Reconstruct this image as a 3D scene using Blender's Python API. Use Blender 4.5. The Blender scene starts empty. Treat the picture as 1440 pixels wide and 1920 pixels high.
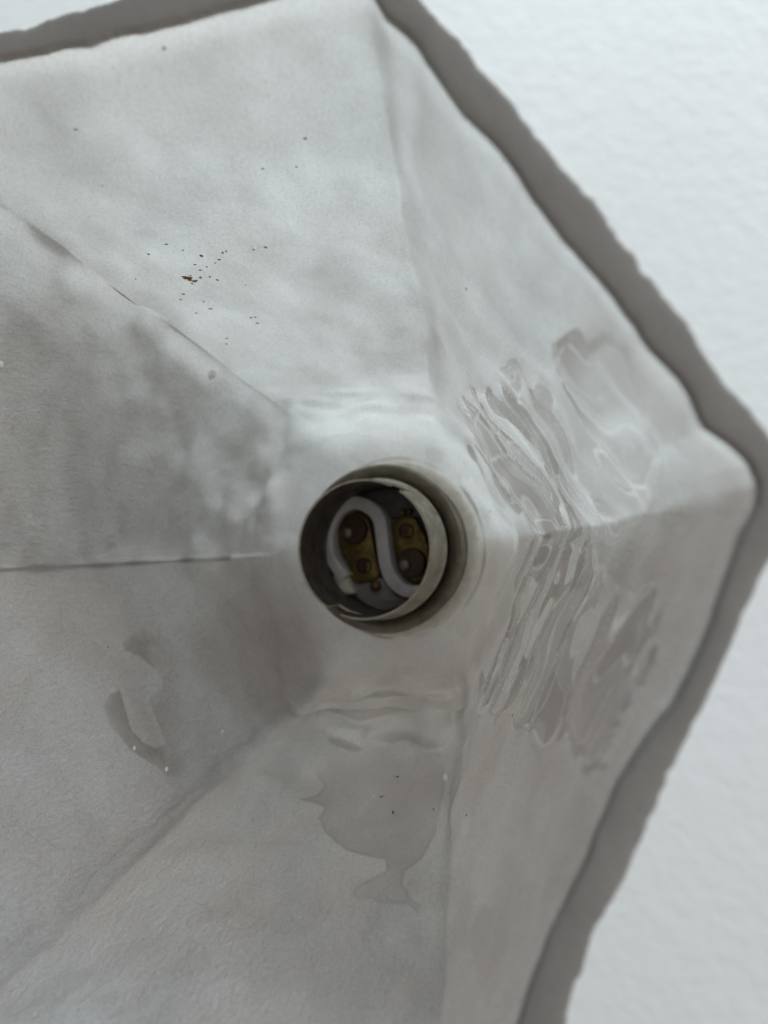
import bpy, math, random
import numpy as np
from mathutils import Matrix, Vector

S = 0.001                       # the lamp is modelled in millimetres, scene in metres
random.seed(4); rng = np.random.RandomState(7)
scene = bpy.context.scene
col = scene.collection

# ------------------------------------------------------------------ camera
def rotm(r):
    r = np.array(r, float); t = np.linalg.norm(r); k = r/t
    K = np.array([[0,-k[2],k[1]],[k[2],0,-k[0]],[-k[1],k[0],0]])
    return np.eye(3)+math.sin(t)*K+(1-math.cos(t))*K@K
F = 1800.0                      # focal length in pixels of a 1440x1920 picture
RC = rotm((-0.031,-0.326,0.024)); TC = np.array((2.484,-7.779,-204.982))   # lamp -> camera
PHI, R_RIM, H, R0 = 0.044, 68.2, 105.5, 27.4
CAMPOS = -RC.T@TC
def unproj(x, y, z):            # point of the plane z (lamp frame, mm) seen at a picture position
    d = RC.T@np.array([(x-720)/F, -(y-960)/F, -1.0])
    return CAMPOS+d*((z-CAMPOS[2])/d[2])
def project(P):
    Q = P@RC.T+TC
    return 720+F*Q[...,0]/-Q[...,2], 960-F*Q[...,1]/-Q[...,2]
cam = bpy.data.objects.new('camera', bpy.data.cameras.new('camera')); col.objects.link(cam)
m = np.eye(4); m[:3,:3] = RC.T; m[:3,3] = CAMPOS*S
cam.matrix_world = Matrix(m.tolist())
cam.data.sensor_fit = 'VERTICAL'; cam.data.sensor_height = 24; cam.data.lens = 24*F/1920
cam.data.clip_start = 0.005; cam.data.clip_end = 20
cam.data.dof.use_dof = True; cam.data.dof.focus_distance = 0.150; cam.data.dof.aperture_fstop = 12
scene.camera = cam

# ------------------------------------------------------------------ light
world = bpy.data.worlds.new('World'); scene.world = world; world.use_nodes = True
bg = world.node_tree.nodes['Background']
# a room whose daylight comes from the upper right and which is dimmer behind the viewer
_nt = world.node_tree
_tc = _nt.nodes.new('ShaderNodeTexCoord'); _dp = _nt.nodes.new('ShaderNodeVectorMath'); _dp.operation = 'DOT_PRODUCT'
_wd = RC.T@np.array((0.90,0.38,-0.12)); _wd /= np.linalg.norm(_wd); _dp.inputs[1].default_value = _wd.tolist()
_mr = _nt.nodes.new('ShaderNodeMapRange'); _mr.interpolation_type = 'SMOOTHSTEP'
_mr.inputs[1].default_value = -0.75; _mr.inputs[2].default_value = 0.9
_mx = _nt.nodes.new('ShaderNodeMix'); _mx.data_type = 'RGBA'
_mx.inputs[6].default_value = (0.15,0.135,0.12,1); _mx.inputs[7].default_value = (2.05,2.05,2.05,1)
_nt.links.new(_tc.outputs['Generated'], _dp.inputs[0]); _nt.links.new(_dp.outputs['Value'], _mr.inputs[0])
_nt.links.new(_mr.outputs[0], _mx.inputs[0]); 
_d2 = _nt.nodes.new('ShaderNodeVectorMath'); _d2.operation = 'DOT_PRODUCT'; _d2.inputs[1].default_value = (RC.T@np.array((0.25,0.97,0))).tolist()
_m2 = _nt.nodes.new('ShaderNodeMapRange'); _m2.inputs[1].default_value = -0.8; _m2.inputs[2].default_value = 0.8
_tint = _nt.nodes.new('ShaderNodeMix'); _tint.data_type = 'RGBA'
_tint.inputs[6].default_value = (1.18,1.0,0.82,1); _tint.inputs[7].default_value = (0.80,0.99,1.18,1)
_mul = _nt.nodes.new('ShaderNodeMix'); _mul.data_type = 'RGBA'; _mul.blend_type = 'MULTIPLY'; _mul.inputs[0].default_value = 1
_nt.links.new(_tc.outputs['Generated'], _d2.inputs[0]); _nt.links.new(_d2.outputs['Value'], _m2.inputs[0])
_nt.links.new(_m2.outputs[0], _tint.inputs[0]); _nt.links.new(_mx.outputs[2], _mul.inputs[6]); _nt.links.new(_tint.outputs[2], _mul.inputs[7])
_nt.links.new(_mul.outputs[2], bg.inputs['Color'])
bg.inputs['Strength'].default_value = 0.52
def area(name, cdir, dist, size, watts, color, aim=(0,0,40)):
    """cdir: direction towards the lamp in camera axes (right, up, towards the viewer)"""
    d = RC.T@np.array(cdir, float); d /= np.linalg.norm(d)
    p = (np.array(aim)+d*dist)*S
    L = bpy.data.lights.new(name, 'AREA'); L.shape = 'DISK'; L.size = size; L.energy = watts; L.color = color
    o = bpy.data.objects.new(name, L); col.objects.link(o); o.location = p
    o.rotation_euler = Vector(d).to_track_quat('Z','Y').to_euler()
    return o
area('window_light', (0.20,0.95,-0.11), 2200, 0.7, 118, (0.84,0.96,1.0))
area('room_light', (0.72,0.60,0.90), 900, 0.15, 0.95, (1.0,0.965,0.91))
area('warm_fill_light', (0.85,-0.75,-0.16), 1300, 0.35, 5.5, (1.0,0.90,0.77))  # added fill with no known source; warms the ceiling and lower panels
scene.view_settings.view_transform = 'Standard'; scene.view_settings.look = 'None'
scene.view_settings.gamma = 1; scene.view_settings.exposure = 0.07; scene.view_settings.use_curve_mapping = False
scene.render.engine = 'CYCLES'

# ------------------------------------------------------------------ helpers
def nnoise(P, scale, seed=0, octaves=1, rough=0.5):
    """smooth value noise in [-1,1] for an array of points (mm)"""
    out = 0; amp = 1; tot = 0
    for o in range(octaves):
        q = P/scale*(2**o)+seed*17.31+o*5.7
        i = np.floor(q).astype(np.int64); f = q-i; f = f*f*f*(f*(f*6-15)+10)
        def h(a,b,c):
            n = (a*374761393+b*668265263+c*1274126177+seed*9176+o*131) & 0x7fffffff
            n = ((n ^ (n>>13))*1274126177) & 0x7fffffff
            n = ((n ^ (n>>15))*668265263) & 0x7fffffff
            return ((n ^ (n>>16)) & 0xffff)/32767.5-1
        v = 0
        for dx in (0,1):
            for dy in (0,1):
                for dz in (0,1):
                    w = (f[...,0] if dx else 1-f[...,0])*(f[...,1] if dy else 1-f[...,1])*(f[...,2] if dz else 1-f[...,2])
                    v = v+w*h(i[...,0]+dx, i[...,1]+dy, i[...,2]+dz)
        out = out+amp*v; tot += amp; amp *= rough
    return out/tot
def sstep(a, b, x):
    if b < a: return 1-sstep(b, a, x)
    t = np.clip((x-a)/(b-a),0,1); return t*t*(3-2*t)
def sdf(px, py, poly):          # signed distance to a closed outline, positive inside
    d = np.full(px.shape, 1e9); ins = np.zeros(px.shape, bool)
    n = len(poly)
    for i in range(n):
        ax,ay = poly[i]; bx,by = poly[(i+1)%n]
        ex,ey = bx-ax,by-ay
        t = np.clip(((px-ax)*ex+(py-ay)*ey)/(ex*ex+ey*ey+1e-9),0,1)
        d = np.minimum(d, np.hypot(px-ax-t*ex, py-ay-t*ey))
        if ay != by:
            ins ^= ((ay>py)!=(by>py)) & (px < (bx-ax)*(py-ay)/(by-ay)+ax)
    return np.where(ins, d, -d)
def dline(px, py, pts):
    d = np.full(px.shape, 1e9)
    for (ax,ay),(bx,by) in zip(pts[:-1], pts[1:]):
        ex,ey = bx-ax,by-ay
        t = np.clip(((px-ax)*ex+(py-ay)*ey)/(ex*ex+ey*ey+1e-9),0,1)
        d = np.minimum(d, np.hypot(px-ax-t*ex, py-ay-t*ey))
    return d

def mesh_np(name, V, Fq, mat, parent=None, smooth=True, attrs=None):
    me = bpy.data.meshes.new(name)
    V = np.asarray(V, float)*S
    if isinstance(Fq, np.ndarray):
        me.vertices.add(len(V)); me.vertices.foreach_set('co', V.ravel().astype(np.float32))
        n = len(Fq); k = Fq.shape[1]
        me.loops.add(n*k); me.loops.foreach_set('vertex_index', Fq.ravel().astype(np.int32))
        me.polygons.add(n); me.polygons.foreach_set('loop_start', np.arange(n, dtype=np.int32)*k)
        me.update(calc_edges=True); me.validate()
    else:
        me.from_pydata(V.tolist(), [], Fq); me.update()
    if smooth: me.polygons.foreach_set('use_smooth', np.ones(len(me.polygons), bool))
    for an, av in (attrs or {}).items():
        a = me.attributes.new(an, 'FLOAT', 'POINT'); a.data.foreach_set('value', np.asarray(av, np.float32).ravel())
    me.materials.append(mat)
    o = bpy.data.objects.new(name, me); col.objects.link(o)
    if parent: o.parent = parent
    return o
def grid_faces(nr, nc, wrap=True, flip=False):
    r = np.arange(nr-1)[:,None]; c = np.arange(nc if wrap else nc-1)[None,:]
    c2 = (c+1)%nc
    f = np.stack([r*nc+c, r*nc+c2, (r+1)*nc+c2, (r+1)*nc+c], -1).reshape(-1,4)
    return f[:,::-1].copy() if flip else f
def lathe(name, prof, mat, parent=None, n=128, center=(0,0), wob=0.0, smooth=True):
    a = np.arange(n)/n*2*math.pi
    V = []
    for i,(r,z) in enumerate(prof):
        rr = r*(1+wob*np.sin(2*a+1)+wob*.6*np.sin(5*a+.4*i))
        V.append(np.stack([center[0]+rr*np.cos(a), center[1]+rr*np.sin(a), np.full(n,float(z))],1))
    o = mesh_np(name, np.concatenate(V), grid_faces(len(prof), n), mat, parent, smooth)
    if smooth:
        o.data.set_sharp_from_angle(angle=math.radians(40))
    return o
def prism(name, pts, z0, z1, mat, parent=None, bev=0.15):
    """solid from a flat outline, with a small bevel on its upper edge"""
    P = np.array(pts, float); n = len(P)
    if ((P[:,0]*np.roll(P[:,1],-1)-np.roll(P[:,0],-1)*P[:,1]).sum())<0: P = P[::-1]
    e = np.roll(P,-1,0)-np.roll(P,1,0); nr = np.stack([e[:,1],-e[:,0]],1); nr /= np.linalg.norm(nr,axis=1)[:,None]+1e-9
    rows = [(P,z0),(P,z1-bev),(P-nr*bev*.35,z1-bev*.35),(P-nr*bev,z1)]
    V = np.concatenate([np.column_stack([p,np.full(n,z)]) for p,z in rows])
    Fc = [list(map(int,f)) for f in grid_faces(4,n)]+[list(range(3*n,4*n))]+[list(range(n-1,-1,-1))]
    o = mesh_np(name, V, Fc, mat, parent, True); o.data.set_sharp_from_angle(angle=math.radians(35)); return o
def catmull(pts, n=10, closed=False):
    P = [np.array(p,float) for p in pts]; out = []
    N = len(P)
    for i in range(N if closed else N-1):
        g = (lambda j: P[j%N]) if closed else (lambda j: P[min(max(j,0),N-1)])
        p0,p1,p2,p3 = g(i-1),g(i),g(i+1),g(i+2)
        for k in range(n):
            t = k/n
            out.append(.5*((2*p1)+(-p0+p2)*t+(2*p0-5*p1+4*p2-p3)*t*t+(-p0+3*p1-3*p2+p3)*t**3))
    if not closed: out.append(P[-1])
    return np.array(out)

# ------------------------------------------------------------------ materials
def newmat(name):
    mt = bpy.data.materials.new(name); mt.use_nodes = True
    nt = mt.node_tree; b = nt.nodes['Principled BSDF']
    return mt, nt, b
def N(nt, t, **kw):
    n = nt.nodes.new(t)
    for k,v in kw.items(): setattr(n,k,v)
    return n
def noise(nt, co, scale, detail=3, rough=.5, dist=0):
    n = N(nt,'ShaderNodeTexNoise'); n.inputs['Scale'].default_value = scale; n.inputs['Detail'].default_value = detail
    n.inputs['Roughness'].default_value = rough; n.inputs['Distortion'].default_value = dist
    nt.links.new(co, n.inputs['Vector']); return n.outputs['Fac']
def ramp(nt, fac, a, b, lo=0.0, hi=1.0):
    r = N(nt,'ShaderNodeMapRange'); r.interpolation_type = 'SMOOTHSTEP'
    r.inputs[1].default_value = a; r.inputs[2].default_value = b; r.inputs[3].default_value = lo; r.inputs[4].default_value = hi
    nt.links.new(fac, r.inputs[0]); return r.outputs[0]
def mixc(nt, fac, A, B):
    n = N(nt,'ShaderNodeMix', data_type='RGBA')
    if hasattr(fac,'is_linked'): nt.links.new(fac, n.inputs[0])
    else: n.inputs[0].default_value = fac
    for s,v in ((6,A),(7,B)):
        if isinstance(v,tuple): n.inputs[s].default_value = (*v,1)
        else: nt.links.new(v, n.inputs[s])
    return n.outputs[2]
def mth(nt, op, a, b=None, clamp=False):
    n = N(nt,'ShaderNodeMath', operation=op, use_clamp=clamp)
    for i,v in enumerate((a,b)):
        if v is None: continue
        if isinstance(v,(int,float)): n.inputs[i].default_value = v
        else: nt.links.new(v, n.inputs[i])
    return n.outputs[0]
def attr(nt, name):
    n = N(nt,'ShaderNodeAttribute'); n.attribute_name = name; return n.outputs['Fac']
def bump(nt, h, dist, strength=1.0, prev=None):
    n = N(nt,'ShaderNodeBump'); n.inputs['Distance'].default_value = dist; n.inputs['Strength'].default_value = strength
    nt.links.new(h, n.inputs['Height'])
    if prev is not None: nt.links.new(prev, n.inputs['Normal'])
    return n.outputs['Normal']

def mat_glaze():
    mt,nt,b = newmat('glazed_porcelain')
    co = N(nt,'ShaderNodeTexCoord').outputs['Object']
    st, wet, clay, line = attr(nt,'stain_shadow'), attr(nt,'wet'), attr(nt,'clay'), attr(nt,'line')
    tone = noise(nt, co, 28, 4, .40, .85)
    tone2 = noise(nt, co, 75, 3, .5, 1.0)
    c = mixc(nt, ramp(nt, tone, .38,.62), (.70,.695,.675), (.685,.66,.635))
    c = mixc(nt, ramp(nt, tone2, .50,.70, 0, .35), c, (.585,.56,.545))
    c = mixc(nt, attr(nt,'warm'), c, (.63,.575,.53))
    c = mixc(nt, ramp(nt, st, 0.0, 1.0, 0, 1), c, (.36,.315,.285))
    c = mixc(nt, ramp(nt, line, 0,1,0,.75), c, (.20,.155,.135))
    c = mixc(nt, clay, c, (.27,.25,.235))
    c = mixc(nt, attr(nt,'glint'), c, (.80,.80,.77))  # highlights on the pool edges, painted as a lighter base colour
    # faint pin-prick speckle of the clay body
    sp = noise(nt, co, 2600, 2, .6)
    c = mixc(nt, ramp(nt, sp, .62,.72, 0, .35), c, (.30,.28,.26))
    gr = noise(nt, co, 2300, 2, .8)
    c = mixc(nt, ramp(nt, gr, .36,.62, .22, 0), c, (.36,.345,.33))
    nt.links.new(c, b.inputs['Base Color'])
    r = ramp(nt, wet, 0,1,.46,.12)
    r = mth(nt,'ADD', r, mth(nt,'MULTIPLY', clay, .3))
    nt.links.new(r, b.inputs['Roughness'])
    b.inputs['Specular IOR Level'].default_value = .5
    mp = N(nt,'ShaderNodeMapping'); mp.inputs['Scale'].default_value = (1,1,.55); nt.links.new(co, mp.inputs['Vector'])
    g1 = noise(nt, mp.outputs[0], 1300, 4, .75, .3)
    g2 = noise(nt, mp.outputs[0], 330, 3, .55, .5)
    inv = ramp(nt, wet, 0,1,1,.22)
    h = mth(nt,'MULTIPLY', mth(nt,'ADD', g1, mth(nt,'MULTIPLY', g2, 1.3)), inv)
    nt.links.new(bump(nt, h, .0006, 1.0), b.inputs['Normal'])
    see_through(nt, b, mixc(nt, mth(nt,'MULTIPLY',attr(nt,'thick'),1.0,True), c, (.20,.19,.18)), mth(nt,'MULTIPLY', mixf(nt, clay, .24, .03), mixf(nt, attr(nt,'neck'), 1.0, 1.28)))  # thick: uneven wall plus relief and side shading painted into the translucent colour
    return mt
def mixf(nt, fac, a, b_):
    return mth(nt,'ADD', mth(nt,'MULTIPLY', fac, b_-a), a)
def see_through(nt, b, c, fac):
    t = N(nt,'ShaderNodeBsdfTranslucent'); mx = N(nt,'ShaderNodeMixShader')
    nt.links.new(c, t.inputs['Color'])
    if isinstance(fac,float): mx.inputs[0].default_value = fac
    else: nt.links.new(fac, mx.inputs[0])
    nt.links.new(b.outputs[0], mx.inputs[1]); nt.links.new(t.outputs[0], mx.inputs[2])
    nt.links.new(mx.outputs[0], nt.nodes['Material Output'].inputs['Surface'])
def mat_outside():
    mt,nt,b = newmat('glazed_outside')
    co = N(nt,'ShaderNodeTexCoord').outputs['Object']
    c = mixc(nt, ramp(nt, noise(nt,co,40,4,.6), .35,.65), (.86,.85,.83), (.80,.79,.77))
    nt.links.new(c, b.inputs['Base Color']); b.inputs['Roughness'].default_value = .4
    see_through(nt, b, c, .62)
    return mt
def mat_clay():
    mt,nt,b = newmat('bare_clay')
    co = N(nt,'ShaderNodeTexCoord').outputs['Object']
    c = mixc(nt, ramp(nt, noise(nt,co,90,4,.6), .35,.65), (.37,.348,.32), (.335,.315,.29))
    c = mixc(nt, ramp(nt, noise(nt,co,1800,2,.6), .62,.72,0,.35), c, (.16,.15,.14))
    nt.links.new(c, b.inputs['Base Color']); b.inputs['Roughness'].default_value = .8
    b.inputs['Specular IOR Level'].default_value = .25
    nt.links.new(bump(nt, noise(nt,co,700,4,.6), .0002, .4), b.inputs['Normal'])
    return mt
def mat_plaster():
    mt,nt,b = newmat('white_plaster')
    co = N(nt,'ShaderNodeTexCoord').outputs['Object']
    c = mixc(nt, ramp(nt, noise(nt,co,3,3,.5), .35,.65), (.93,.935,.93), (.90,.90,.885))
    nt.links.new(c, b.inputs['Base Color']); b.inputs['Roughness'].default_value = .75
    n1 = noise(nt, co, 190, 4, .6, .3); n2 = noise(nt, co, 80, 3, .5)
    nt.links.new(bump(nt, mth(nt,'ADD', n1, mth(nt,'MULTIPLY',n2,1.2)),   .0004, .6), b.inputs['Normal'])
    return mt
def mat_metal(name, c1, c2, rough, metallic=1.0, scale=260, bumpd=.00008):
    mt,nt,b = newmat(name)
    co = N(nt,'ShaderNodeTexCoord').outputs['Object']
    nz = noise(nt,co,scale,5,.65,.4)
    nt.links.new(mixc(nt, ramp(nt,nz,.35,.68), c1, c2), b.inputs['Base Color'])
    nt.links.new(ramp(nt,nz,.3,.7,rough*.8,rough*1.3), b.inputs['Roughness'])
    b.inputs['Metallic'].default_value = metallic
    nt.links.new(bump(nt, noise(nt,co,scale*4,4,.6), bumpd, .6), b.inputs['Normal'])
    return mt
def mat_plain(name, c1, c2, rough, scale=300, spec=.5):
    m_ = mat_metal(name, c1, c2, rough, 0.0, scale, .00005)
    m_.node_tree.nodes['Principled BSDF'].inputs['Specular IOR Level'].default_value = spec
    return m_
GLAZE = mat_glaze(); CLAY = mat_clay(); OUTSIDE = mat_outside(); PLASTER = mat_plaster()
NICKEL = mat_metal('aged_nickel', (.50,.465,.39), (.36,.33,.27), .55, .6)
NICKEL_IN = mat_metal('shaded_shell_inside', (.14,.115,.10), (.085,.07,.06), .5, .5)  # nickel darkened to hold the shade inside the shell in its colour
FLANGE = mat_metal('scuffed_steel', (.90,.87,.80), (.74,.71,.63), .45, .0, 420)
NICKEL.node_tree.nodes['Principled BSDF'].inputs['Specular IOR Level'].default_value = .2
RING = mat_metal('tarnished_metal', (.27,.24,.19), (.17,.15,.115), .38, .7)
BRASS = mat_metal('old_brass', (.22,.15,.045), (.12,.085,.03), .45, .8, 500)
PLUNGER = mat_metal('darkened_copper', (.085,.055,.04), (.055,.04,.03), .45, .8, 400)
TIP = mat_metal('worn_contact_tip', (.26,.21,.18), (.18,.145,.12), .4, .8, 500)
STEATITE = mat_plain('white_steatite', (.60,.575,.555), (.52,.50,.48), .45)
CREAM = mat_plain('cream_steatite', (.60,.58,.46), (.50,.47,.36), .35)
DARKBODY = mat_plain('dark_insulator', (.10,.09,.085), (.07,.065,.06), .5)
RUST = mat_plain('rust_flake', (.36,.19,.07), (.20,.10,.035), .6, 1500)
DIRT = mat_plain('dark_dirt', (.14,.11,.085), (.08,.065,.05), .6, 1500)
BEAD = mat_plain('clear_glaze_bead', (.82,.82,.80), (.78,.77,.75), .06, 300)

# ------------------------------------------------------------------ setting: the ceiling behind the lamp
def tag(o, label=None, cat=None, group=None, kind=None):
    for k,v in (('label',label),('category',cat),('group',group),('kind',kind)):
        if v: o[k] = v
CEIL_Z = -520
g = 3000
ceil = mesh_np('ceiling', [(-g,-g,CEIL_Z),(g,-g,CEIL_Z),(g,g,CEIL_Z),(-g,g,CEIL_Z)], [(0,1,2,3)], PLASTER, smooth=False)
tag(ceil, kind='structure')

lamp = bpy.data.objects.new('ceiling_lamp', None); col.objects.link(lamp); lamp.empty_display_size = .03
tag(lamp, 'six-sided white glazed ceramic lampshade with a rough bare clay rim, around an empty bulb socket', 'lamp')

# ------------------------------------------------------------------ the ceramic shade
def corner(k, r, z):
    a = math.radians(60*k)+PHI; return np.array([r*math.cos(a), r*math.sin(a), z])
# corners: 0 right, 1 top, 2 upper left, 3 left, 4 lower left, 5 bottom
inner = [corner(k,R0,0) for k in range(6)]; outer = [corner(k,R_RIM,H) for k in range(6)]
for k,(x,y) in {0:(958,1012),1:(824,802),5:(880,1238),3:(520,1042),2:(606,812),4:(618,1262)}.items(): inner[k] = unproj(x,y,0)
for k,(x,y) in {0:(1436,928),1:(684,-62),2:(-284,166)}.items(): outer[k] = unproj(x,y,H)
outer[5] = unproj(770,2380,H)
inner = np.array(inner); outer = np.array(outer)
RCEN = outer.mean(0)
IN_TR = [(-240,157),(-150,137),(-60,118),(0,104),(45,96),(80,90),(120,80),(160,76),(200,60),(270,48),(350,30),(450,2),(560,-24),(640,-44),(690,-30),(720,22),(750,45),(780,75),(800,108),(820,135),(870,210),(900,235),(925,262),(960,300),(1000,370),(1060,450),(1110,505),(1170,575),(1220,650),(1276,705),(1298,740),(1324,800),(1371,832),(1410,870),(1425,910),(1420,953),(1396,996),(1375,1056),(1354,1117),(1328,1190),(1306,1237),(1271,1310),(1217,1380),(1158,1473),(1120,1567),(1102,1619),(1067,1683),(1032,1753),(997,1841),(967,1920),(935,1990)]
OUT_TR = [(-260,128),(-160,102),(-60,76),(0,59),(50,52),(100,32),(150,20),(220,0),(400,-50),(560,-95),(680,-112),(750,-60),(790,0),(825,35),(855,64),(885,100),(920,146),(955,180),(1000,242),(1060,315),(1110,368),(1160,445),(1190,474),(1210,504),(1245,548),(1287,602),(1319,656),(1358,712),(1393,748),(1440,805),(1490,900),(1480,990),(1440,1060),(1423,1086),(1397,1151),(1358,1240),(1300,1362),(1259,1444),(1230,1514),(1195,1590),(1172,1648),(1125,1736),(1084,1835),(1049,1920),(1010,2010)]
def radial(trace):
    P = np.array([unproj(x,y,H) for x,y in trace])-RCEN
    a = np.arctan2(P[:,1],P[:,0]); r = np.hypot(P[:,0],P[:,1]); o = np.argsort(a); return a[o], r[o]
IA,IR = radial(IN_TR); OA,OR = radial(OUT_TR)
NS, NT = 215, 460
s = (np.arange(NS)/NS)
def ring_of(corn): return np.concatenate([corn[k]*(1-s[:,None])+corn[(k+1)%6]*s[:,None] for k in range(6)])
IH = ring_of(inner); OH = ring_of(outer); NC = 6*NS
ang = np.arctan2(OH[:,1]-RCEN[1], OH[:,0]-RCEN[0]); hr = np.hypot(OH[:,0]-RCEN[0], OH[:,1]-RCEN[1])
def smooth1(v, k):
    w = np.hanning(2*k+3)[1:-1]; w /= w.sum()
    return sum(wi*np.roll(v, i-k, 0) for i,wi in enumerate(w))
def edge_r(A, Rr, add):
    inside = (ang>A[0]) & (ang<A[-1])
    base = smooth1(hr, 5)+add
    v = np.interp(ang, A, Rr)
    wgt = np.where(inside, sstep(0,.12,ang-A[0])*sstep(0,.12,A[-1]-ang), 0)
    return base*(1-wgt)+v*wgt
dirs = np.stack([np.cos(ang),np.sin(ang),0*ang],1)
ED = RCEN+dirs*60
jag = nnoise(ED, 2.6, 3, 3, .6)*.22+nnoise(ED, 9, 4, 2)*.22
r_in = edge_r(IA,IR,0)+jag*.8
r_out = edge_r(OA,OR,5.0)+nnoise(ED, 2.2, 5, 3,.6)*.28+nnoise(ED, 7, 15, 2)*.2-np.clip(nnoise(ED,1.3,16,2),0,1)*.35
r_out = np.maximum(r_out, r_in+2.2)
E_in = RCEN+dirs*r_in[:,None]; E_out = RCEN+dirs*r_out[:,None]
# rows from the hole round the socket to the rim
ic = IH[:,:2].mean(0)*0
ia = np.arctan2(IH[:,1], IH[:,0])
HOLE = np.stack([15.5*np.cos(ia),15.5*np.sin(ia),0*ia-.2],1)
NF = 64
rows = []
for i in range(NF):
    t = i/NF; rows.append(HOLE*(1-t)+IH*t+np.array([0,0,-1.0*(1-t)**1.2]))
for i in range(NT):
    t = i/(NT-1); tt = t
    rows.append(IH*(1-tt)+(OH*(1-sstep(.55,1,np.array(t))**1.5)+E_in*sstep(.55,1,np.array(t))**1.5)*tt)
G = np.array(rows)                                   # (row, col, xyz)
NR = G.shape[0]
tpar = np.concatenate([np.full(NF,-1)+np.arange(NF)/NF, np.arange(NT)/(NT-1)])
# soften the folds: along the rows and across them
def box_cols(G,k): return smooth1(G.transpose(1,0,2),k).transpose(1,0,2)
G0 = G.copy(); G2 = box_cols(G,7); w = sstep(.0,.25,np.clip(tpar,0,1))[:,None,None]
G1 = box_cols(G,4); G = G2*(1-w)+G1*w
r_ = sstep(.80,1.0,tpar)[:,None,None]; G = G*(1-r_)+G0*r_
def smooth_rows(A, k):
    w = np.hanning(2*k+3)[1:-1]; w /= w.sum(); P = np.pad(A, ((k,k),(0,0),(0,0)), 'edge'); n = A.shape[0]
    P[:k] = 2*A[:1]-P[2*k:k:-1]; P[-k:] = 2*A[-1:]-P[-k-2:-2*k-2:-1]
    return sum(wi*P[i:i+n] for i,wi in enumerate(w))
Gr = smooth_rows(smooth_rows(box_cols(G,40),47),39)
ww = np.exp(-((np.arange(NR)-NF)/112.0)**4)[:,None,None]; G = G*(1-ww)+Gr*ww
dC = np.roll(G,-1,1)-np.roll(G,1,1); dR = np.gradient(G,axis=0)
NRM = np.cross(dR,dC); NRM /= np.linalg.norm(NRM,axis=2,keepdims=True)+1e-12
if NRM[10,:,2].mean()<0: NRM = -NRM                  # towards the opening / the axis
PX,PY = project(G)
# distance from each fold, in mm, and smooth panel weights
colx = np.arange(NC)/NS
def fold_dist(k):
    d = (colx-k+3)%6-3
    ln = np.linalg.norm(G[:,(k*NS+20)%NC]-G[:,(k*NS-20)%NC],axis=1)/40
    return d[None,:]*NS*ln[:,None]                   # signed mm
def panel(k, soft=.12):                              # 1 inside panel k..k+1
    d = (colx-k-.5+3)%6-3
    return np.broadcast_to(sstep(.5+soft,.5-soft,np.abs(d)) if False else 1-sstep(.5-soft,.5+soft,np.abs(d)), G.shape[:2])
T = np.broadcast_to(tpar[:,None], G.shape[:2])
wallw = sstep(0.0,.08,T)*(1-sstep(.93,1,T))
def blob(x,y,rx,ry=None,rot=0):
    ry = ry or rx; c,s_ = math.cos(rot),math.sin(rot); dx,dy = PX-x,PY-y
    return np.exp(-(((dx*c+dy*s_)/rx)**2+((-dx*s_+dy*c)/ry)**2))
# regions where the glaze pooled (outlines are marks fixed to the surface)
REG_AB = [(872,770),(895,738),(930,740),(940,700),(965,690),(990,722),(1012,704),(1030,712),(1046,655),(1062,648),(1100,690),(1130,650),(1170,665),(1205,740),(1222,830),(1225,930),(1200,975),(1160,1012),(1045,1022),(1020,985),(962,925),(905,855)]
REG_BC = [(1010,1018),(1060,1005),(1100,1022),(1112,1050),(1140,1085),(1170,1130),(1232,1092),(1228,1180),(1190,1300),(1130,1430),(1106,1440),(1060,1345),(1010,1402),(985,1370),(940,1335),(885,1330),(905,1270),(960,1150)]
REG_CD = [(590,1330),(640,1285),(720,1262),(800,1262),(858,1275),(850,1390),(800,1402),(700,1392),(610,1385)]
STN_FISH = [(555,1492),(590,1486),(604,1470),(578,1425),(600,1400),(660,1392),(775,1398),(828,1420),(836,1473),(830,1520),(816,1567),(787,1613),(758,1640),(757,1668),(770,1690),(792,1699),(782,1712),(763,1699),(717,1702),(672,1694),(661,1684),(666,1668),(725,1640),(720,1613),(650,1592),(612,1566),(596,1530),(607,1512),(588,1503)]
STN_ARM = [(200,1305),(215,1300),(228,1330),(240,1372),(262,1392),(290,1402),(312,1396),(296,1355),(272,1310),(300,1290),(296,1262),(262,1240),(228,1225),(222,1208),(248,1182),(276,1158),(300,1160),(340,1200),(380,1250),(420,1320),(452,1384),(370,1437),(325,1458),(305,1461),(280,1436),(235,1411),(208,1366),(191,1325)]
warp = nnoise(G,5,11,1)*9; warp2 = nnoise(G,5,12,1)*9
px, py = PX+warp, PY+warp2
front = T>0
sAB = sdf(px,py,REG_AB); sBC = sdf(px,py,REG_BC); sCD = sdf(px,py,REG_CD)
sF = sdf(PX+warp*.4,PY+warp2*.4,STN_FISH); sA = sdf(PX+warp*.6,PY+warp2*.6,STN_ARM)
kAB = np.broadcast_to((np.abs((colx-.5+3)%6-3)<.56), T.shape)
kBC = np.broadcast_to((np.abs((colx-5.5+3)%6-3)<.60), T.shape)
kCD = np.broadcast_to((np.abs((colx-4.5+3)%6-3)<.51), T.shape)
kDE = np.broadcast_to((np.abs((colx-3.5+3)%6-3)<.5), T.shape)
sAB = np.where(kAB,sAB,-99); sBC = np.where(kBC,sBC,-99); sCD = np.where(kCD,sCD,-99); sF = np.where(kCD,sF,-99); sA = np.where(kDE,sA,-99)
wA = (1-sstep(250,370,PX))*sstep(1150,1225,PY)
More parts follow.
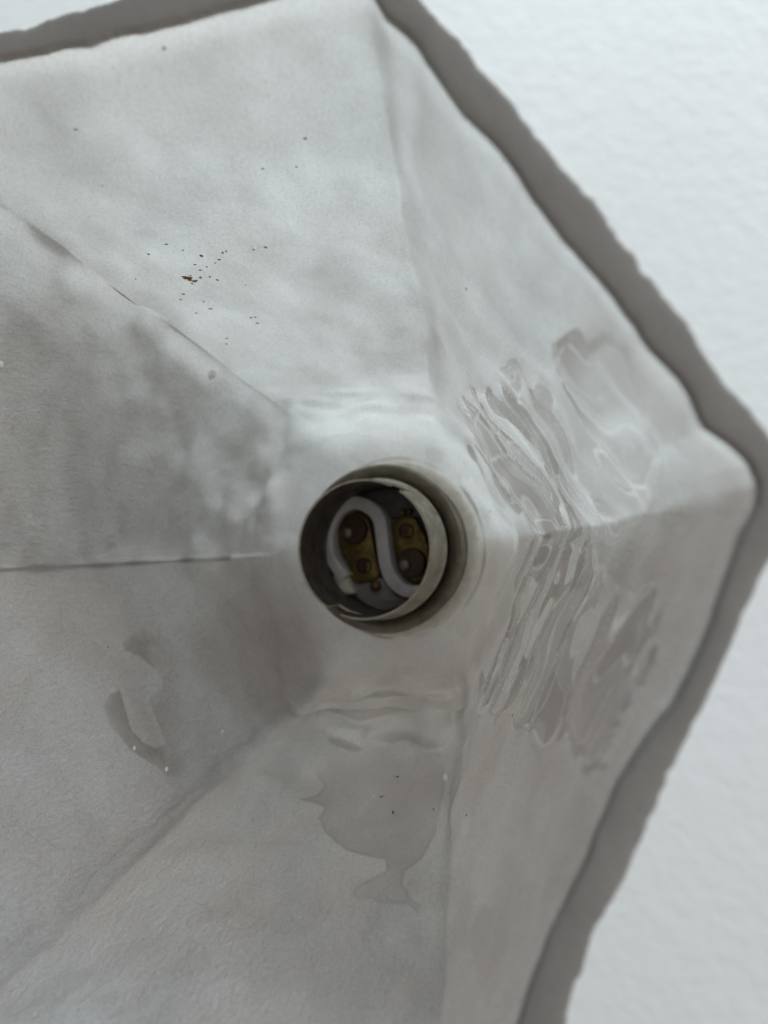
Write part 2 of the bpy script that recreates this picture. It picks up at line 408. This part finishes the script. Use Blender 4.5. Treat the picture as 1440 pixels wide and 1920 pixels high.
# swirled cells of the pooled glaze, drawn out along the rim
SU = ((colx+2.5)%6)[None,:]*46+0*T; SV = T*118
U3 = np.stack([SU, SV, 0*SV],-1)
wv = nnoise(U3,9,21,1)
Q = np.stack([SU/2.7+nnoise(U3,6,22,1)*2.6, SV+wv*6.5, 0*SV+3.3],-1)
cell = nnoise(Q,4.4,24,1)
cell2 = nnoise(Q+40,3.6,25,1)
reg = np.maximum(np.maximum(sstep(-14,10,sAB),sstep(-14,10,sBC)), sstep(-14,10,sCD)*.8)
# dark thin-glaze islands inside the pools
fAB = cell+np.clip(sAB/40,-1.5,.42)-.02; fBC = cell+np.clip(sBC/45,-1.5,.40)-.06; fCD = nnoise(np.stack([SU/3.6,SV+wv*3,0*SV],-1),4.2,26,1)+np.clip(sCD/30,-1.5,.3)-.38
isl = np.maximum.reduce([sstep(0,.07,fAB)*(1-.85*sstep(1050,1150,PX))*(.62+.38*sstep(-.1,.3,cell2)), sstep(0,.07,fBC)*(.65+.35*sstep(-.1,.3,cell2)), sstep(0,.2,fCD)*.6])
fpool = np.where(sAB>sBC, fAB, fBC)
stain_shadow = np.maximum.reduce([isl*.72, (sstep(-3.5,4,sF)*.50+.14*np.exp(-((sF-3)/3)**2))*(.85+.3*nnoise(G,8,78,3))*sstep(1385,1470,PY), sstep(-3,4,sA)*.75*(.8+.5*nnoise(G,6,79,3))*(1-sstep(250,400,PX)*.75)*sstep(1150,1225,PY)])
stain_shadow = np.maximum(stain_shadow, kDE*sstep(.15,.9,blob(450,1240,170,130,.5))*.38)  # the socket's cast shadow painted onto the lower left panel
stain_shadow = np.maximum(stain_shadow, panel(5)*.25*sstep(.0,.4,nnoise(G*np.array([1,1,.4]),8,31,2)))
stain_shadow = stain_shadow+nnoise(G,22,33,3)*.06
pool = np.maximum(sstep(-25,8,sAB),sstep(-25,8,sBC))
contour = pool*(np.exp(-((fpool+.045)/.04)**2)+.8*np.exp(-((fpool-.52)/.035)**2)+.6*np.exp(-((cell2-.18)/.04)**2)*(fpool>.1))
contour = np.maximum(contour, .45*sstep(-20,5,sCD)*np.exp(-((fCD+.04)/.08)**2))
dark_edge = pool*(np.exp(-((fpool-.05)/.03)**2)+.6*np.exp(-((fpool-.60)/.03)**2))  # shadow side of the pool edges, painted as dark outlines
wet = np.clip(reg*.95+sstep(-5,5,sF)*.45*sstep(1385,1470,PY)+sstep(-3,4,sA)*.45*wA+.35*panel(5)*sstep(.1,.6,nnoise(G,14,35,2)+.3)+.25*panel(0),0,1)
fd = {k: fold_dist(k) for k in range(6)}
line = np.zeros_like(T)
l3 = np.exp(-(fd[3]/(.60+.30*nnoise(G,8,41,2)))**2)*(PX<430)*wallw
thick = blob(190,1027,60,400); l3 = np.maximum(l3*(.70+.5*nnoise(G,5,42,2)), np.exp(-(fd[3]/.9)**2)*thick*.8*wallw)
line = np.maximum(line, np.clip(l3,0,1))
line = np.maximum(line, np.exp(-((fd[4]-1.3)/1.5)**2)*.55*(.75+.5*nnoise(G,10,91,2))*sstep(500,380,PX)*wallw)  # fold shading painted beside the lower left crease
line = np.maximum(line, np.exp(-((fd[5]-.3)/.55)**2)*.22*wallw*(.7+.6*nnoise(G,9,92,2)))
line = np.maximum(line, np.exp(-((fd[1]+3.0)/2.6)**2)*.20*(.7+.7*nnoise(G,10,93,2))*wallw*sstep(.12,.35,T))  # soft dark band beside the top fold, its shading put into the colour
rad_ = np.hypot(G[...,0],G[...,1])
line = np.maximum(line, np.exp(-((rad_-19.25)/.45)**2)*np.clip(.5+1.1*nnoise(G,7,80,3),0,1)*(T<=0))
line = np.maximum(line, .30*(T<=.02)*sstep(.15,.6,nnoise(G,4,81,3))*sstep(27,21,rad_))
clay = .15*sstep(.985,1.0,T+nnoise(G,3,45,3)*.006)
thick_shading = np.clip(panel(2)*wallw*(sstep(-.05,.55,nnoise(G*np.array([1,1,.7]),8.5,52,1))*.22+sstep(.05,.6,T)*sstep(3,26,fd[2])*1.15)+panel(4)*wallw*sstep(.1,.7,nnoise(G,9,72,2))*.2, 0,1)  # left panel mottling, and its darkening towards the left painted in as shading
warm = np.clip((panel(3)*.8+panel(4)*.8+panel(5)*.9)*(.45+.9*nnoise(G,20,82,3))+1.0*panel(3)*blob(480,1230,150,110,.5),0,1)  # warm mottling, and the socket's brown shadow painted in at the lower left
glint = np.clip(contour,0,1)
line = np.maximum(line, np.clip(dark_edge,0,1)*.22)
# relief ---------------------------------------------------------------------
bEF = panel(2); bFA = panel(1); bCD = panel(4); bDE = panel(3); bAB = panel(0); bBC = panel(5)
D = nnoise(G,30,51,3)*.9*wallw
D += nnoise(G*np.array([1.15,.62,.95]),7.2,52,2,.3)*wallw*(.30+1.45*bEF+.25*bFA+.6*bCD+.75*bDE+.45*bAB+.45*bBC)
D += nnoise(G,4.2,53,2)*wallw*(.10+.10*bEF+.10*bCD)
Dm = D.copy()/.5
diag = G@np.array([[.9,.3,0],[-.3,.9,0],[0,0,.35]])
D += nnoise(diag,7,54,2)*wallw*(.60*(bFA+bAB+bBC)+1.1*bCD+.7*bDE)
Dm = (nnoise(G,11,52,2)*(.12+.22*bFA+.6*bEF+.2*bCD+.25*bDE)+nnoise(diag,6,54,3)*.48+nnoise(G,4,53,3)*.20+(1-sstep(.1,.5,T))*nnoise(Q,3.6,77,2)*.35)*wallw
D += np.maximum(reg,pool)*wallw*(cell*.7+contour*.22)+(1-sstep(.05,.42,T))*wallw*nnoise(np.stack([SU/3.2,SV+wv*3,0*SV],-1),3.4,77,1)*.8*(bFA+bAB+bCD+.5*bBC)
D += wallw*(sstep(-3,3,sF)*.02*sstep(1385,1470,PY)+sstep(-2,2.5,sA)*.03*wA)
wig2 = nnoise(G,13,56,1)*1.4
D += wallw*np.exp(-((fd[2]+wig2*.7-.4)/2.2)**2)*(1.15+.4*nnoise(G,11,55,2))*sstep(.0,.4,T)      # swelling along the upper left fold
D -= wallw*np.exp(-(fd[2]/.5)**2)*.05
D -= wallw*np.exp(-(fd[3]/.5)**2)*.30
D -= wallw*np.exp(-((fd[4]-.6)/1.5)**2)*.8
D += (nnoise(G,15,94,1)*.9*bFA+nnoise(G*np.array([1,1,.6]),11,95,1)*.8*(bAB+bDE+bCD))*wallw
D -= wallw*np.exp(-(fd[1]/1.0)**2)*.20
D += wallw*np.exp(-((fd[5]+1.0)/.7)**2)*.35*blob(835,1500,60,150)
D += np.where(T<=0, nnoise(G,7,57,3)*.18, 0)*sstep(0,.4,T+1)
D += np.where(T<.3, nnoise(G,6,58,2)*.16, 0)*sstep(.3,.1,T) if False else 0
# crater ring and small drips on the lower left panel
rr = np.hypot(PX-278,(PY-1188)); D += np.exp(-((rr-16)/5)**2)*.10*kDE
D += np.exp(-(dline(PX,PY,[(232,1222),(262,1243),(292,1262),(297,1285),(283,1305)])/5)**2)*.12*kDE
D += np.exp(-(dline(PX,PY,[(320,1457),(370,1437),(410,1410),(445,1392)])/6)**2)*.22*kDE
thick_shading = np.clip(thick_shading+.42*blob(60,240,190,110,.6)*bFA,0,1)  # shade of a broad undulation painted on the upper panel
fold_shading = .30*np.exp(-((fd[1]-(-3.5))/3.0)**2)*sstep(.9,.3,T)*0+.34*np.exp(-((fd[1]+2.2)/2.4)**2)*(.7+.5*nnoise(G,9,73,2))+.40*np.exp(-(fd[4]/1.5)**2)*(.7+.5*nnoise(G,12,74,2))  # shading of the folds painted in, with a lighter band along one ridge
fold_shading = fold_shading+.18*np.exp(-((fd[2]+1.0)/.8)**2)*(.6+.7*nnoise(G,10,75,2))+.35*np.exp(-((fd[5])/.9)**2)
fold_shading = fold_shading-.75*np.exp(-((fd[2]+wig2-2.0)/2.2)**2)
thick_shading = np.clip(thick_shading+.16+Dm*.55+fold_shading*wallw,0,1)  # wall unevenness plus painted relief and fold shading in one tone
G = G+NRM*D[...,None]
Gs = box_cols(G,5); ws = np.exp(-(fd[2]/2.5)**2)[...,None]*sstep(0,.15,T)[...,None]; G = G*(1-ws)+Gs*ws
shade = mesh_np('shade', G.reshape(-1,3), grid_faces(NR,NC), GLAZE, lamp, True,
                {'stain_shadow':np.clip(stain_shadow,0,1),'wet':wet,'clay':clay,'line':line,'thick':thick_shading,'neck':np.clip(1.15*np.exp(-((T-.0)/.16)**2)*(T>0)+(T<=0)*1.15,0,1.6)+(T<.1)*.5*np.exp(-(np.clip(T,0,1)/.05)**2)+1.2*sstep(.95,.985,T),'glint':glint,'warm':warm})
# rim and outside wall, bare clay
prof = []
Lr = (r_out-r_in)[:,None]
for t,h in ((.08,-1.6),(0.0,-.12),(.03,-.04),(.08,.04),(.3,.12),(.5,.14),(.75,.12),(.92,.04),(.985,-.05),(1.0,-.2),(1.0,-.7)):
    P = E_in+dirs*Lr*t; 
    hz = h*.7+nnoise(P,7,61,3)*.10*(0 if t<=0 else 1)
    P = P+np.stack([0*ang,0*ang,hz+0*ang],1); prof.append(P)
top = prof[-1]
for k_,(f_,dz) in enumerate(((.93,-.85),(.5,-.95),(.012,-1.0))):   # the thick lip runs out into the thin wall below it
    P = top+(E_in-top)*(1-f_)+(IH-E_in)*(-dz/H)
    P[:,2] = H+dz; P = P+dirs*.12; prof.append(P)
PR = np.array(prof)
rim = mesh_np('rim', PR.reshape(-1,3), grid_faces(len(prof),NC), CLAY, shade, True)
rim.data.materials.append(OUTSIDE); rim.data.polygons.foreach_set('material_index', (np.arange(len(rim.data.polygons))>=13*NC).astype(np.int32))
rim['label'] = 'rough bare clay rim around the glazed inside'

# specks, flakes and beads on the glaze: placed on the finished surface
PXs, PYs = project(G)
def surf(x, y):
    d = (PXs-x)**2+(PYs-y)**2; d = np.where((T>0)&(T<.97), d, 1e9)
    i = np.unravel_index(np.argmin(d), d.shape)
    P = G[i]; n = NRM[i]; n = n/np.linalg.norm(n)
    return P, n
def flake(x, y, a, b, rot, mat, name='rust_speck', thick=.09, seed=0):
    P, n = surf(x,y)
    r = np.random.RandomState(seed+int(x*7+y)); k = 9
    dep = -(RC@P+TC)[2]; mm = dep/F
    xa = RC.T@np.array([math.cos(rot),-math.sin(rot),0]); xa -= n*(xa@n); xa /= np.linalg.norm(xa); ya = np.cross(n,xa)
    fo = []
    for i in range(k):
        t = i/k*2*math.pi; q = 1+r.uniform(-.35,.35)
        fo.append((a*mm*q*math.cos(t), b*mm*q*math.sin(t)))
    V = [P+xa*u+ya*v-n*.05 for u,v in fo]+[P+xa*u*.8+ya*v*.8+n*thick for u,v in fo]+[P+n*thick*1.3]
    Fc = [(i,(i+1)%k,k+(i+1)%k,k+i) for i in range(k)]+[(k+i,k+(i+1)%k,2*k) for i in range(k)]
    return mesh_np(name, V, Fc, mat, shade, True)
FL = [(352,522,11,4,-.15),(364,528,7,3.4,-.7),(357,525,5,4,.5),(345,519,4,3,.3),(378,480,4,3,0),(377,506,3,2,.5),(376,521,3,2.4,-.4),(393,519,3,2,.4),(408,525,3,2,.5),
 (411,488,3,2,.1),(418,474,3,2,1),(424,471,2,1.6,0),(366,496,3,1.6,.2),(403,493,2,1.4,.2),(345,551,4,2,.5),(339,561,3,1.5,.4),(395,578,5,2.5,.1),(382,565,2,1.4,0),
 (471,595,2.5,2,0),(478,595,2.5,2,0),(482,606,3.2,2,-.1),(425,634,3.4,2,.1),(424,644,2,1.6,0),(310,458,5,1.4,-.7),(278,477,3,2,.2),
 (343,469,2.5,1.6,.1),(499,464,4,1.6,.7),(475,467,2,1.4,0),(574,260,4,2.6,-.2),(555,313,2.6,1.8,0),(367,587,2.6,1.4,0),(388,500,2,1.3,.4),(358,516,2,1.3,.4),(875,541,2.2,2,.2),(360,532,2.5,1.5,.9)]
for i,(x,y,a,b,r_) in enumerate(FL): flake(x,y,a,b,r_,RUST,seed=i)
for i,(x,y,a,b,r_) in enumerate([(493,317,3.4,2,-.7),(744,1457,3.4,2.4,0),(716,1493,4,2,.1),(736,1522,2,5,.2),(301,68,3,4.4,.6),(144,242,6,1.6,-.7),(961,1341,1.6,3.2,.2),(875,1529,2,4.5,.1),(202,1213,1.6,1.6,0),(254,522,1.6,1.6,0),(461,534,1.6,1.4,0),(905,968,2,2,0),(813,1518,1.5,2,0),(540,318,1.4,1.4,0)]):
    flake(x,y,a,b,r_,DIRT,'dirt_speck',.07,seed=50+i)
def bead(x, y, a, b, rot, mat=BEAD):
    P, n = surf(x,y); mm = -(RC@P+TC)[2]/F
    xa = RC.T@np.array([math.cos(rot),-math.sin(rot),0]); xa -= n*(xa@n); xa /= np.linalg.norm(xa); ya = np.cross(n,xa)
    V = []; nr, nc = 7, 16
    for i in range(nr):
        p = i/(nr-1)*math.pi/2*.97
        for j in range(nc):
            t = j/nc*2*math.pi
            V.append(P+xa*a*mm*math.cos(p)*math.cos(t)+ya*b*mm*math.cos(p)*math.sin(t)+n*(min(a,b)*mm*1.0*math.sin(p)-.03))
    Fc = [tuple(map(int,f)) for f in grid_faces(nr,nc)]+[tuple(range((nr-1)*nc,nr*nc))]
    return mesh_np('glaze_bead', V, Fc, mat, shade, True)
for a in ((398,702,8,11,.3),(2,684,5,8,0),(190,348,3,2.4,0),(252,1404,3,5,0),(313,1443,4,6,.4),(417,1371,3.4,5,.6),(20,1136,3,2,0),(835,1458,6,14,0),(700,1491,2.4,2,0)): bead(*a)

# ------------------------------------------------------------------ the bayonet socket (axis = z)
lathe('flange', [(13.2,-.5),(18.3,-.5),(18.7,.3),(18.8,1.0),(18.6,1.7),(18.2,2.0),(17.2,2.08),(13.2,2.08)], FLANGE, lamp, wob=.004)
rg = lathe('shade_ring', [(14.05,2.1),(16.2,2.12),(16.4,2.6),(16.2,3.4),(16.3,4.2),(16.9,7.4),(17.35,9.3),(16.9,10.0),(16.2,10.1),(15.4,9.9),(14.75,9.3),(14.3,8.8),(14.05,8.2),(14.05,2.1)], RING, lamp, wob=.002)
# shell with two J-shaped slots
LIPZ = 20.4
def shell():
    n = 240; zs = [-9,-6,-3,0,3,6,8.5,9.5,10.4,11.0,11.5,12.0,12.6,13.0,13.4,13.8,14.5,16,17.5,18.8,19.6,20.0,LIPZ]
    def rad(z): return 13.55+.8*math.exp(-((z-11.4)/.6)**2)+.3*math.exp(-((z-13.4)/.5)**2)+.16*math.exp(-((z-LIPZ)/.5)**2)
    a0s = [math.radians(-118), math.radians(62)]
    keep = np.ones((len(zs)-1,n), bool)
    for a0 in a0s:
        for i in range(len(zs)-1):
            zc = (zs[i]+zs[i+1])/2
            for j in range(n):
                d = ((j+.5)/n*2*math.pi-a0+math.pi)%(2*math.pi)-math.pi; dm = d*13.5
                if zc>14.5 and abs(dm)<1.5: keep[i,j] = False
                if 14.0<zc<16.2 and -1.5<dm<4.2: keep[i,j] = False
    V = []; a = np.arange(n)/n*2*math.pi
    for th in (0,-.45):
        for z in zs:
            dent = 1+.006*np.sin(2*a+.5)+.003*np.sin(3*a+2)
            V.append(np.stack([(rad(z)+th)*dent*np.cos(a),(rad(z)+th)*dent*np.sin(a),np.full(n,float(z))+(.12*np.sin(3*a) if z>19 else 0)],1))
    m_ = len(zs); V = np.concatenate(V); Fc = []
    for i in range(m_-1):
        for j in range(n):
            if not keep[i,j]: continue
            j2 = (j+1)%n; o,p = i*n, m_*n+i*n
            Fc.append((o+j,o+j2,o+n+j2,o+n+j)); Fc.append((p+j2,p+j,p+n+j,p+n+j2))
            if i==m_-2 or not keep[i+1,j]: Fc.append((o+n+j,o+n+j2,p+n+j2,p+n+j))
            if i==0 or not keep[i-1,j]: Fc.append((o+j2,o+j,p+j,p+j2))
            if not keep[i,j2]: Fc.append((o+j2,p+j2,p+n+j2,o+n+j2))
            if not keep[i,j-1]: Fc.append((p+j,o+j,o+n+j,p+n+j))
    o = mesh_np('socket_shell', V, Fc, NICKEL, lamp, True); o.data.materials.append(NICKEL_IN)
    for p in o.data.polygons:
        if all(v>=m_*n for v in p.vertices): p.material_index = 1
    o.data.set_sharp_from_angle(angle=math.radians(40)); return o
shell()
# insulator block filling the shell, with the raised S-shaped wall and two wells
Z0, ZB, ZS = -8.0, 2.2, 7.0
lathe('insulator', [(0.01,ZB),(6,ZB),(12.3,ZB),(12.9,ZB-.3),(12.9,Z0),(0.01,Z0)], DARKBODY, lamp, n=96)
def zp(u, v, z):               # position read in an enlarged view of the socket, at height z
    p = unproj(500+u/3.1304, 830+v/3.13, z); return p[0], p[1]
def strip(name, pts, wpx, z0, z1, mat, parent, bev=.35):
    C = np.array(catmull([zp(u,v,z1) for u,v in pts], 8)); 
    W = np.interp(np.linspace(0,1,len(C)), np.linspace(0,1,len(wpx)), wpx)
    tg = np.gradient(C,axis=0); tg /= np.linalg.norm(tg,axis=1)[:,None]; nn = np.stack([-tg[:,1],tg[:,0]],1)
    L = C+nn*W[:,None]/2; Rr = C-nn*W[:,None]/2
    return prism(name, np.concatenate([L,Rr[::-1]]), z0, z1, mat, parent, bev)
sw = strip('insulator_wall', [(455,800),(372,680),(352,560),(388,440),(452,372),(525,352),(605,385),(655,445),(672,540),(684,640),(700,735),(745,822),(815,872),(900,872),(985,825)],
      [2.8,2.3,2.6,2.4,2.6,2.8,2.9,2.9,2.8,2.8,2.8,2.8,2.6,2.6,2.4], ZB-.5, ZS, STEATITE, lamp)
sw['label'] = 'white S-shaped ceramic wall between the two contacts'
# cream foot of the wall, with its notch
prism('insulator_foot', [zp(u,v,6.2) for u,v in catmull([(372,650),(420,690),(455,760),(500,850),(510,885),(455,888),(400,855),(378,812),(392,770),(362,712)],6,True)], ZB-.4, 6.2, CREAM, lamp, .3)
# lighter floor sectors of the block
prism('insulator_floor', [zp(u,v,3.4) for u,v in catmull([(560,300),(700,268),(820,290),(900,360),(930,430),(720,440),(690,380),(600,330)],6,True)], ZB-.4, 3.4, mat_plain('grey_insulator',(.13,.12,.115),(.09,.085,.08),.45), lamp, .2)
prism('insulator_floor', [zp(u,v,4.0) for u,v in catmull([(470,820),(560,800),(690,800),(760,900),(850,925),(700,985),(590,950),(520,900)],6,True)], ZB-.4, 4.0, mat_plain('pale_insulator',(.25,.23,.215),(.19,.175,.165),.5), lamp, .2)
def disc_at(name, u, v, rmm, z0, z1, mat, parent, n=32, dome=.0):
    cx,cy = zp(u,v,z1)
    return lathe(name, [(rmm,z0),(rmm,z1-.2),(rmm-.2,z1),(rmm*.55,z1+dome*.7),(.02,z1+dome)], mat, parent, n, (cx,cy))
def contact(outline, plunger, screw, tab, tab2=None):
    zc = 4.6
    pl = prism('contact_plate', [zp(u,v,zc) for u,v in catmull(outline,6,True)], zc-1.2, zc, BRASS, lamp, .2)
    u,v = plunger
    disc_at('plunger', u, v, 3.0, zc-.1, zc+1.5, PLUNGER, pl)
    disc_at('contact_tip', u-42, v+15, 1.25, zc+1.3, zc+2.1, TIP, pl, dome=.25)
    u,v = screw
    cx,cy = zp(u,v,zc)
    lathe('screw_hole', [(1.75,zc+.02),(1.7,zc+.22),(1.45,zc+.25),(1.3,zc+.05),(.02,zc+.04)], PLUNGER, pl, 28, (cx,cy))
    t = [zp(u+12,v-22,zc+.6),zp(u+34,v-18,zc+.6),zp(u+30,v+34,zc+.6),zp(u+10,v+30,zc+.6)]
    prism('screw', t, zc+.1, zc+.6, BRASS, pl, .1)
    for tb in (tab, tab2):
        if tb: 
            u,v,r_ = tb; disc_at('terminal_stud', u, v, r_, zc-1, zc+1.0, BRASS, pl, dome=.3)
    return pl
contact([(420,470),(455,420),(520,405),(590,450),(618,560),(640,680),(655,790),(520,825),(470,700),(430,600)], (505,512), (572,722), (632,842,1.05))
contact([(735,470),(780,440),(860,440),(905,500),(945,600),(960,700),(940,790),(860,815),(800,780),(765,700),(745,600)], (848,705), (820,518), (795,408,.6), (832,402,.6))
# inner lamp-side lip of a slot seen against the shell
